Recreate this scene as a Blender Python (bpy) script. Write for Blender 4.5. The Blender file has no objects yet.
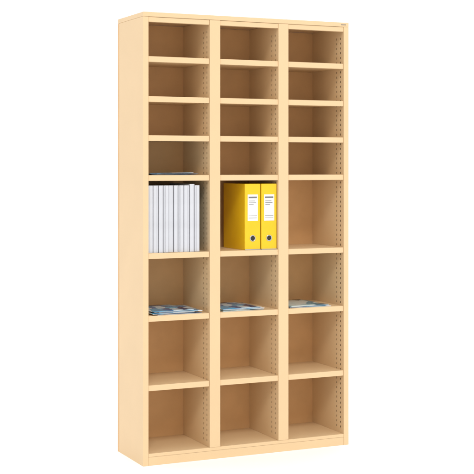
import bpy, bmesh, math, random
from mathutils import Vector, Matrix
random.seed(7)
scene=bpy.context.scene
col=scene.collection
W,D,H=1.013,0.32,1.95
TH=math.radians(25)

# ---------------------------------------------------------------- materials
def new_mat(name,rgb,rough=0.45,var=0.03,scale=6,bump=0.0,bscale=900,metal=0.0,spec=0.4):
    m=bpy.data.materials.new(name); m.use_nodes=True
    nt=m.node_tree; b=nt.nodes['Principled BSDF']
    b.inputs['Roughness'].default_value=rough
    b.inputs['Metallic'].default_value=metal
    b.inputs['Specular IOR Level'].default_value=spec
    tc=nt.nodes.new('ShaderNodeTexCoord')
    n=nt.nodes.new('ShaderNodeTexNoise'); n.inputs['Scale'].default_value=scale; n.inputs['Detail'].default_value=4
    nt.links.new(tc.outputs['Object'],n.inputs['Vector'])
    r=nt.nodes.new('ShaderNodeValToRGB')
    r.color_ramp.elements[0].position=0.3; r.color_ramp.elements[1].position=0.7
    r.color_ramp.elements[0].color=tuple(c*(1-var) for c in rgb)+(1,)
    r.color_ramp.elements[1].color=tuple(min(1,c*(1+var)) for c in rgb)+(1,)
    nt.links.new(n.outputs['Fac'],r.inputs['Fac'])
    nt.links.new(r.outputs['Color'],b.inputs['Base Color'])
    if bump>0:
        n2=nt.nodes.new('ShaderNodeTexNoise'); n2.inputs['Scale'].default_value=bscale
        nt.links.new(tc.outputs['Object'],n2.inputs['Vector'])
        bp=nt.nodes.new('ShaderNodeBump'); bp.inputs['Strength'].default_value=bump; bp.inputs['Distance'].default_value=0.0006
        nt.links.new(n2.outputs['Fac'],bp.inputs['Height'])
        nt.links.new(bp.outputs['Normal'],b.inputs['Normal'])
    return m
BEIGE=(0.685,0.495,0.285)
M_beige=new_mat('beige_powder_coat',BEIGE,0.42,0.02,5,0.25,spec=0.3)
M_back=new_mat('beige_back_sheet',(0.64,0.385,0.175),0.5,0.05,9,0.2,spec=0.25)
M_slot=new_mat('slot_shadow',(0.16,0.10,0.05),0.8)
M_floor=new_mat('white_studio_floor',(0.97,0.97,0.97),0.7,0.004,3)
M_yellow=new_mat('yellow_binder_board',(0.78,0.49,0.008),0.38,0.03,14,0.3,500)
M_paper=new_mat('paper',(0.62,0.61,0.58),0.8,0.05,60)
M_white=new_mat('white_plastic',(0.55,0.56,0.595),0.4,0.05,12)
M_crease=new_mat('crease_grey',(0.33,0.32,0.35),0.5)
M_label=new_mat('label_paper',(0.70,0.70,0.68),0.6,0.02,10)
M_ink=new_mat('ink',(0.16,0.16,0.17),0.6)
M_steel=new_mat('steel',(0.5,0.5,0.5),0.25,metal=1.0)
M_dark=new_mat('dark_inside',(0.03,0.028,0.02),0.8)
M_blue=new_mat('blue_card',(0.10,0.22,0.42),0.4)
M_badge=new_mat('badge_grey',(0.33,0.27,0.2),0.4)

def cover_mat(name,cols,seed):
    # printed cover: crisp coloured panels plus a soft photographic area
    m=bpy.data.materials.new(name); m.use_nodes=True
    nt=m.node_tree; b=nt.nodes['Principled BSDF']; b.inputs['Roughness'].default_value=0.22; b.inputs['Specular IOR Level'].default_value=0.5
    tc=nt.nodes.new('ShaderNodeTexCoord')
    mp=nt.nodes.new('ShaderNodeMapping'); mp.inputs['Location'].default_value=(seed*3.13,seed*1.71,0); mp.inputs['Scale'].default_value=(13,8,1)
    mp.inputs['Rotation'].default_value=(0,0,0.5*seed)
    v=nt.nodes.new('ShaderNodeTexVoronoi'); v.inputs['Scale'].default_value=1.2; v.distance='MANHATTAN'; v.inputs['Randomness'].default_value=0.8
    n=nt.nodes.new('ShaderNodeTexNoise'); n.inputs['Scale'].default_value=2.2; n.inputs['Detail'].default_value=5
    sx=nt.nodes.new('ShaderNodeSeparateColor')
    mx=nt.nodes.new('ShaderNodeMath'); mx.operation='MULTIPLY_ADD'; mx.inputs[1].default_value=0.5
    sb=nt.nodes.new('ShaderNodeMath'); sb.operation='MULTIPLY_ADD'; sb.inputs[1].default_value=0.85; sb.inputs[2].default_value=-0.14
    r=nt.nodes.new('ShaderNodeValToRGB')
    while len(r.color_ramp.elements)<len(cols): r.color_ramp.elements.new(0.5)
    for i,c in enumerate(cols):
        r.color_ramp.elements[i].position=0.12+0.66*i/(len(cols)-1)
        r.color_ramp.elements[i].color=c+(1,)
    nt.links.new(tc.outputs['Object'],mp.inputs['Vector'])
    nt.links.new(mp.outputs['Vector'],v.inputs['Vector']); nt.links.new(mp.outputs['Vector'],n.inputs['Vector'])
    nt.links.new(v.outputs['Color'],sx.inputs['Color'])
    nt.links.new(n.outputs['Fac'],mx.inputs[0]); 
    nt.links.new(sx.outputs[0],sb.inputs[0]); nt.links.new(sb.outputs[0],mx.inputs[2])
    nt.links.new(mx.outputs[0],r.inputs['Fac']); nt.links.new(r.outputs['Color'],b.inputs['Base Color'])
    return m
C_blue=cover_mat('cover_blue',[(0.005,0.03,0.12),(0.015,0.13,0.36),(0.10,0.42,0.62),(0.62,0.70,0.75)],1)
C_teal=cover_mat('cover_teal',[(0.005,0.03,0.05),(0.01,0.18,0.28),(0.14,0.44,0.52),(0.58,0.68,0.66)],2)
C_dark=cover_mat('cover_dark',[(0.004,0.010,0.03),(0.006,0.02,0.07),(0.02,0.08,0.20),(0.10,0.25,0.40)],3)
C_light=cover_mat('cover_light',[(0.02,0.16,0.38),(0.18,0.44,0.62),(0.60,0.68,0.72),(0.7,0.7,0.7)],4)

# ---------------------------------------------------------------- helpers
def finish(name,bm,loc,parent,mats,smooth=True):
    bmesh.ops.recalc_face_normals(bm,faces=bm.faces)
    me=bpy.data.meshes.new(name); bm.to_mesh(me); bm.free()
    for m in mats: me.materials.append(m)
    o=bpy.data.objects.new(name,me); col.objects.link(o)
    o.location=Vector(loc)
    if parent: o.parent=parent
    return o
def add_box(bm,c,s,bev=0.0,seg=2,mi=0):
    r=bmesh.ops.create_cube(bm,size=1.0)
    vs=r['verts']
    for v in vs: v.co=Vector((v.co.x*s[0]+c[0],v.co.y*s[1]+c[1],v.co.z*s[2]+c[2]))
    fs=set(f for v in vs for f in v.link_faces)
    for f in fs: f.material_index=mi
    if bev>0:
        es=list(set(e for v in vs for e in v.link_edges))
        rr=bmesh.ops.bevel(bm,geom=es,offset=bev,segments=seg,affect='EDGES',profile=0.5)
        for f in rr['faces']: f.material_index=mi; 
def box(name,lo,hi,mat,parent=None,bev=0.0012,seg=2,ploc=(0,0,0)):
    c=[(a+b)/2 for a,b in zip(lo,hi)]; s=[b-a for a,b in zip(lo,hi)]
    bm=bmesh.new(); add_box(bm,(0,0,0),s,bev,seg)
    return finish(name,bm,c,parent,[mat])
def empty(name,loc,label,cat,group=None,rot=0):
    o=bpy.data.objects.new(name,None); o.empty_display_size=0.05; col.objects.link(o)
    o.location=loc; o.rotation_euler=(0,0,rot)
    o['label']=label; o['category']=cat
    if group: o['group']=group
    return o

# ---------------------------------------------------------------- cabinet
cab=empty('shelving_cabinet',(0,0,0),'tall beige metal pigeonhole cabinet with three columns of open compartments','shelving')
PW=0.025; DV=0.051; OW=(W-2*PW-2*DV)/3
xs=[(PW,PW+OW),(PW+OW+DV,PW+2*OW+DV),(PW+2*OW+2*DV,W-PW)]
TOPZ=H-0.020

def slotted(name,x0,x1,z0,z1,left_slots,right_slots):
    y0,y1=0.0,D-0.018
    cx,cy,cz=(x0+x1)/2,(y0+y1)/2,(z0+z1)/2
    bm=bmesh.new()
    sw,sh,pitch,dep=0.0046,0.0092,0.0222,0.006
    ys=[0.030,0.066]
    ycuts=[y0]
    for y in ys:
        ycuts+= [y-sw/2,y+sw/2]
    ycuts.append(y1)
    zc=[z0]; z=0.075
    while z<z1-0.05:
        zc+=[z,z+sh]; z+=pitch
    zc.append(z1)
    def face(pts,mi=0):
        f=bm.faces.new([bm.verts.new((p[0]-cx,p[1]-cy,p[2]-cz)) for p in pts]); f.material_index=mi
    for side,X,on in ((-1,x0,left_slots),(1,x1,right_slots)):
        if not on:
            face([(X,y0,z0),(X,y1,z0),(X,y1,z1),(X,y0,z1)]); continue
        for i in range(len(ycuts)-1):
            for j in range(len(zc)-1):
                a,b,c,d=ycuts[i],ycuts[i+1],zc[j],zc[j+1]
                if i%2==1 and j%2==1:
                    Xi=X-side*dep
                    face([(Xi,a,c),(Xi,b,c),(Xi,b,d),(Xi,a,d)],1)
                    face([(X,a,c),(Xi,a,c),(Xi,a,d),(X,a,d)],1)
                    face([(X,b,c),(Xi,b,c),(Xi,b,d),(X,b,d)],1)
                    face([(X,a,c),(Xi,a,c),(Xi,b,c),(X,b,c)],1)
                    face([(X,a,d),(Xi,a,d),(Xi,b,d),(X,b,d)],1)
                else:
                    face([(X,a,c),(X,b,c),(X,b,d),(X,a,d)])
    r=0.0022
    face([(x0,y1,z0),(x1,y1,z0),(x1,y1,z1),(x0,y1,z1)])
    n=4; prof=[]
    for k in range(n+1):
        a=math.pi/2*k/n; prof.append((x0+r-r*math.cos(a), y0-r*math.sin(a)))
    prof2=[(x1-(p[0]-x0),p[1]) for p in reversed(prof)]
    pr=prof+prof2
    for p,q in zip(pr[:-1],pr[1:]):
        face([(p[0],p[1],z0),(q[0],q[1],z0),(q[0],q[1],z1),(p[0],p[1],z1)])
    for Z in (z0,z1):
        face([(x0,y1,Z)]+[(p[0],p[1],Z) for p in pr]+[(x1,y1,Z)])
    bmesh.ops.remove_doubles(bm,verts=bm.verts,dist=1e-5)
    return finish(name,bm,(cx,cy,cz),cab,[M_beige,M_slot])

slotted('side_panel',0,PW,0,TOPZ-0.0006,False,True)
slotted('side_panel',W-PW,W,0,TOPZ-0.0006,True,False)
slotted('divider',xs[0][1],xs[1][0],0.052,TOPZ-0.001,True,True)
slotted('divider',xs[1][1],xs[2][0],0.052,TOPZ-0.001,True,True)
box('top_panel',(0,-0.0022,TOPZ),(W,D,H),M_beige,cab,0.002,3)
for a,b in xs:
    box('top_rail',(a+0.0005,0.001,TOPZ-0.022),(b-0.0005,0.020,TOPZ-0.0008),M_beige,cab)
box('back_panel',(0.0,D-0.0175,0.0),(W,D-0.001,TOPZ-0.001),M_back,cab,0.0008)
box('plinth',(PW+0.0004,-0.0005,0.0),(W-PW-0.0004,0.022,0.0362),M_beige,cab,0.0008)
box('bottom_panel',(PW+0.0004,-0.0010,0.0368),(W-PW-0.0004,D-0.0185,0.0515),M_beige,cab,0.0008)
ZS=[0.332,0.630,0.900,1.236,1.408,1.576,1.748]   # shelf centres
SH=0.0245
for z in ZS:
    for a,b in xs:
        bm=bmesh.new()
        w=b-a-0.0012
        yb=D-0.0185; y0=0.002
        cy=(y0+yb)/2
        P=[(y0,SH/2),(yb,SH/2),(yb,-SH/2+0.004),(y0+0.016,-SH/2+0.004),(y0+0.016,-SH/2),(y0,-SH/2)]
        vs1=[bm.verts.new((-w/2,p[0]-cy,p[1])) for p in P]
        vs2=[bm.verts.new((w/2,p[0]-cy,p[1])) for p in P]
        bm.faces.new(vs1); bm.faces.new(vs2)
        for i in range(len(P)):
            j=(i+1)%len(P); bm.faces.new([vs1[i],vs1[j],vs2[j],vs2[i]])
        es=[e for e in bm.edges if all(v.co.y<y0-cy+1e-4 for v in e.verts)]
        bmesh.ops.bevel(bm,geom=es,offset=0.0016,segments=3,affect='EDGES',profile=0.5)
        finish('shelf',bm,((a+b)/2,cy,z),cab,[M_beige])
box('maker_badge',(W-0.040,-0.0032,H-0.0125),(W-0.014,-0.0018,H-0.0075),M_badge,cab,0.0003)

# ---------------------------------------------------------------- yellow lever arch binders
def binder(X0,ybase,zb,w=0.077,h=0.296,d=0.225,rot=0.0):
    e=empty('ring_binder',(X0+w/2,ybase,zb),'yellow lever arch binder with white spine label standing on a shelf','binder','yellow binders standing in a compartment',rot)
    t=0.0028
    bm=bmesh.new()
    add_box(bm,(0,t,h/2),(w,2*t,h),0.0022,3)
    finish('spine',bm,(0,0,0),e,[M_yellow])
    for s in (-1,1):
        bm=bmesh.new()
        add_box(bm,(s*(w/2-t/2-0.0005),2*t+(d-2*t)/2+0.0012,h/2),(t,d-2*t,h),0.0009,2)
        finish('cover',bm,(0,0,0),e,[M_yellow])
    bm=bmesh.new()
    add_box(bm,(0,0.020+0.098,0.006+0.1485*0.94),(w-0.014,0.195,0.279),0.001,1)
    finish('paper_block',bm,(0,0,0),e,[M_paper])
    bm=bmesh.new(); lw=w*0.66; lh=0.118; lz=h-0.048-lh/2
    add_box(bm,(0,-0.0004,lz),(lw,0.0008,lh),0.0003,1,0)
    finish('spine_label',bm,(0,0,0),e,[M_label])
    for zz,ww,hh,xo in ((0.046,0.8,0.007,0),(0.030,0.6,0.002,-0.08),(0.022,0.7,0.002,-0.03),(0.014,0.45,0.002,-0.15),(-0.036,0.8,0.0012,0),(-0.046,0.8,0.0012,0)):
        bm=bmesh.new()
        add_box(bm,(0,0,0),(lw*ww,0.0005,hh),0)
        finish('printed_line',bm,(xo*lw,-0.0010,lz+zz),e,[M_ink])
    rz=0.052
    bm=bmesh.new(); R,r=0.0125,0.0022; N,Mm=32,8
    ring=[]
    for i in range(N):
        a=2*math.pi*i/N; row=[]
        for j in range(Mm):
            b=2*math.pi*j/Mm
            row.append(bm.verts.new(((R+r*math.cos(b))*math.cos(a),r*math.sin(b)*0.7,(R+r*math.cos(b))*math.sin(a))))
        ring.append(row)
    for i in range(N):
        for j in range(Mm):
            bm.faces.new([ring[i][j],ring[(i+1)%N][j],ring[(i+1)%N][(j+1)%Mm],ring[i][(j+1)%Mm]]).smooth=True
    finish('finger_ring',bm,(0,-0.0006,rz),e,[M_steel])
    bm=bmesh.new(); bmesh.ops.create_circle(bm,cap_ends=True,radius=R,segments=32,matrix=Matrix.Rotation(math.pi/2,4,'X'))
    finish('finger_hole',bm,(0,-0.0003,rz),e,[M_dark])
    bm=bmesh.new(); add_box(bm,(0,0.001,0.0022),(w+0.0006,0.006,0.0035),0.0006,1)
    finish('edge_guard',bm,(0,0,0),e,[M_steel])
    return e
zb=0.900+SH/2+0.0003
x2b=xs[1][1]
binder(x2b-0.003-0.077,0.010,zb)
binder(x2b-0.003-0.077*2-0.0035,0.013,zb,rot=math.radians(0.7))

# ---------------------------------------------------------------- white files
n=10; x=xs[0][0]+0.002
for k in range(n):
    w=random.choice([0.0222,0.0246,0.0234]); h=random.choice([0.291,0.2945,0.297]); d=0.235
    last=(k==n-1)
    e=empty('document_file',(x+w/2,0.014+random.uniform(-.003,.006),zb),
            'thin white document file with blue outer cover standing on a shelf' if last else 'thin white document file standing upright on a shelf','file','white files standing in a row',math.radians(random.uniform(-0.4,0.4)))
    bm=bmesh.new(); add_box(bm,(0,0.0015,h/2),(w-0.0022,0.003,h),0.0014,3)
    finish('spine',bm,(0,0,0),e,[M_white])
    for s in (-1,1):
        bm=bmesh.new(); add_box(bm,(s*(w/2-0.0016),0.0032+d/2,h/2),(0.0014,d,h),0.0004,1)
        finish('cover',bm,(0,0,0),e,[M_blue if (last and s==1) else M_white])
    bm=bmesh.new(); add_box(bm,(0,0.005+0.105,h/2-0.002),(w-0.0065,0.21,h-0.008),0)
    finish('paper_block',bm,(0,0,0),e,[M_paper])
    bm=bmesh.new()
    add_box(bm,(0,0,0),(0.0007,0.0008,h-0.006),0)
    finish('spine_crease',bm,((0.22 if k%3 else -0.2)*w,-0.0002,h/2),e,[M_crease])
    x+=w+0.0011

# ---------------------------------------------------------------- brochures
def brochure(cx,cy,z,w,l,t,rot,mat,desc,curl=0.0):
    e=empty('brochure',(cx,cy,z),desc,'brochure','brochures lying flat on shelves',rot)
    def sheet(zo,th,ins,m,nm):
        bm=bmesh.new(); N=14; Mn=10
        def zz(u,v): return curl*max(0,(0.35-v))**2*6*(0.4+0.6*u)
        top=[];bot=[]
        for j in range(Mn+1):
            a=[];b=[]
            for i in range(N+1):
                u=i/N; v=j/Mn
                X=(u-0.5)*(w-ins); Y=(v-0.5)*(l-ins); Z=zo+zz(u,v)
                a.append(bm.verts.new((X,Y,Z+th))); b.append(bm.verts.new((X,Y,Z)))
            top.append(a);bot.append(b)
        for j in range(Mn):
            for i in range(N):
                bm.faces.new([top[j][i],top[j][i+1],top[j+1][i+1],top[j+1][i]]).smooth=True
                bm.faces.new([bot[j][i],bot[j+1][i],bot[j+1][i+1],bot[j][i+1]])
        for i in range(N):
            bm.faces.new([bot[0][i],bot[0][i+1],top[0][i+1],top[0][i]])
            bm.faces.new([bot[Mn][i],bot[Mn][i+1],top[Mn][i+1],top[Mn][i]])
        for j in range(Mn):
            bm.faces.new([bot[j][0],bot[j+1][0],top[j+1][0],top[j][0]])
            bm.faces.new([bot[j][N],bot[j+1][N],top[j+1][N],top[j][N]])
        finish(nm,bm,(0,0,0),e,[m])
    sheet(0.0002,t,0.003,M_paper,'page_block')
    sheet(0.0002+t,0.0008,0.0,mat,'cover')
    return z+t+0.0014
z6=0.630+SH/2
def stack(ci,z,items):
    a,b=xs[ci]
    for (fx,cy,w,l,t,rot,mat,desc,curl) in items:
        z=brochure(a+fx,cy,z,w,l,t,math.radians(rot),mat,desc,curl)
stack(0,z6,[(0.150,0.146,0.21,0.275,0.003,0,C_dark,'dark blue brochure lying under others on a shelf',0),
            (0.118,0.143,0.20,0.265,0.0025,2,C_blue,'blue glossy brochure lying in a stack on a shelf',0.002),
            (0.165,0.142,0.20,0.262,0.0025,-4,C_light,'pale blue brochure lying askew in a stack',0.003),
            (0.118,0.142,0.19,0.26,0.002,3,C_blue,'blue glossy brochure on top of a stack',0.004)])
stack(1,z6,[(0.115,0.146,0.205,0.27,0.003,2,C_teal,'teal brochure lying under another on a shelf',0),
            (0.128,0.142,0.20,0.262,0.0025,-3,C_light,'pale blue brochure lying askew in a stack',0.003),
            (0.108,0.142,0.195,0.262,0.002,3,C_blue,'blue glossy brochure on top of a stack',0.003)])
stack(2,z6,[(0.125,0.146,0.21,0.27,0.003,-2,C_light,'pale blue brochure lying under another on a shelf',0),
            (0.112,0.143,0.20,0.262,0.0025,3,C_teal,'teal brochure on top of another on a shelf',0.003)])
z4=1.236+SH/2
stack(0,z4,[(0.125,0.150,0.21,0.27,0.0012,0,C_dark,'dark brochure lying on shelf above the files',0),
            (0.135,0.145,0.20,0.262,0.0012,3,C_dark,'dark blue brochure on top of another brochure',0.004),
            (0.120,0.147,0.20,0.262,0.0008,-2,C_blue,'blue brochure on top of dark brochures',0.006)])

# ---------------------------------------------------------------- setting
bm=bmesh.new()
bmesh.ops.create_circle(bm,cap_ends=True,radius=90,segments=96)
fl=finish('floor',bm,(0,0,0),None,[M_floor]); fl['kind']='structure'; fl['label']='plain white seamless studio floor'

w=bpy.data.worlds.new('World'); scene.world=w; w.use_nodes=True
bg=w.node_tree.nodes['Background']; bg.inputs[0].default_value=(1,1,1,1); bg.inputs[1].default_value=1.15

def sun(name,st,ang,az,el,colr=(1,1,1)):
    L=bpy.data.lights.new(name,'SUN'); L.energy=st; L.angle=math.radians(ang); L.color=colr
    o=bpy.data.objects.new(name,L); col.objects.link(o)
    d=Vector((math.sin(az)*math.cos(el),math.cos(az)*math.cos(el),-math.sin(el)))
    o.rotation_euler=d.to_track_quat('-Z','Y').to_euler()
    return o
sun('studio_key_lamp',1.25,16,TH-math.radians(7),math.radians(43),(1,0.97,0.93))

# ---------------------------------------------------------------- camera
cd=bpy.data.cameras.new('camera'); cam=bpy.data.objects.new('camera',cd); col.objects.link(cam)
Z=5.4; s=455/H; f=s*Z
cd.sensor_width=36; cd.lens=f/474*36
hor=166.5
cd.shift_y=-(237-hor)/474
xc=-94/s
d=Vector((math.sin(TH),math.cos(TH),0)); r=Vector((math.cos(TH),-math.sin(TH),0))
C=-Z*d-xc*r
cam.location=(C.x,C.y,300/s)
cam.rotation_euler=(math.radians(90),0,-TH)
cd.clip_end=500
scene.camera=cam
scene.view_settings.view_transform='Standard'
scene.view_settings.look='None'
scene.view_settings.exposure=0
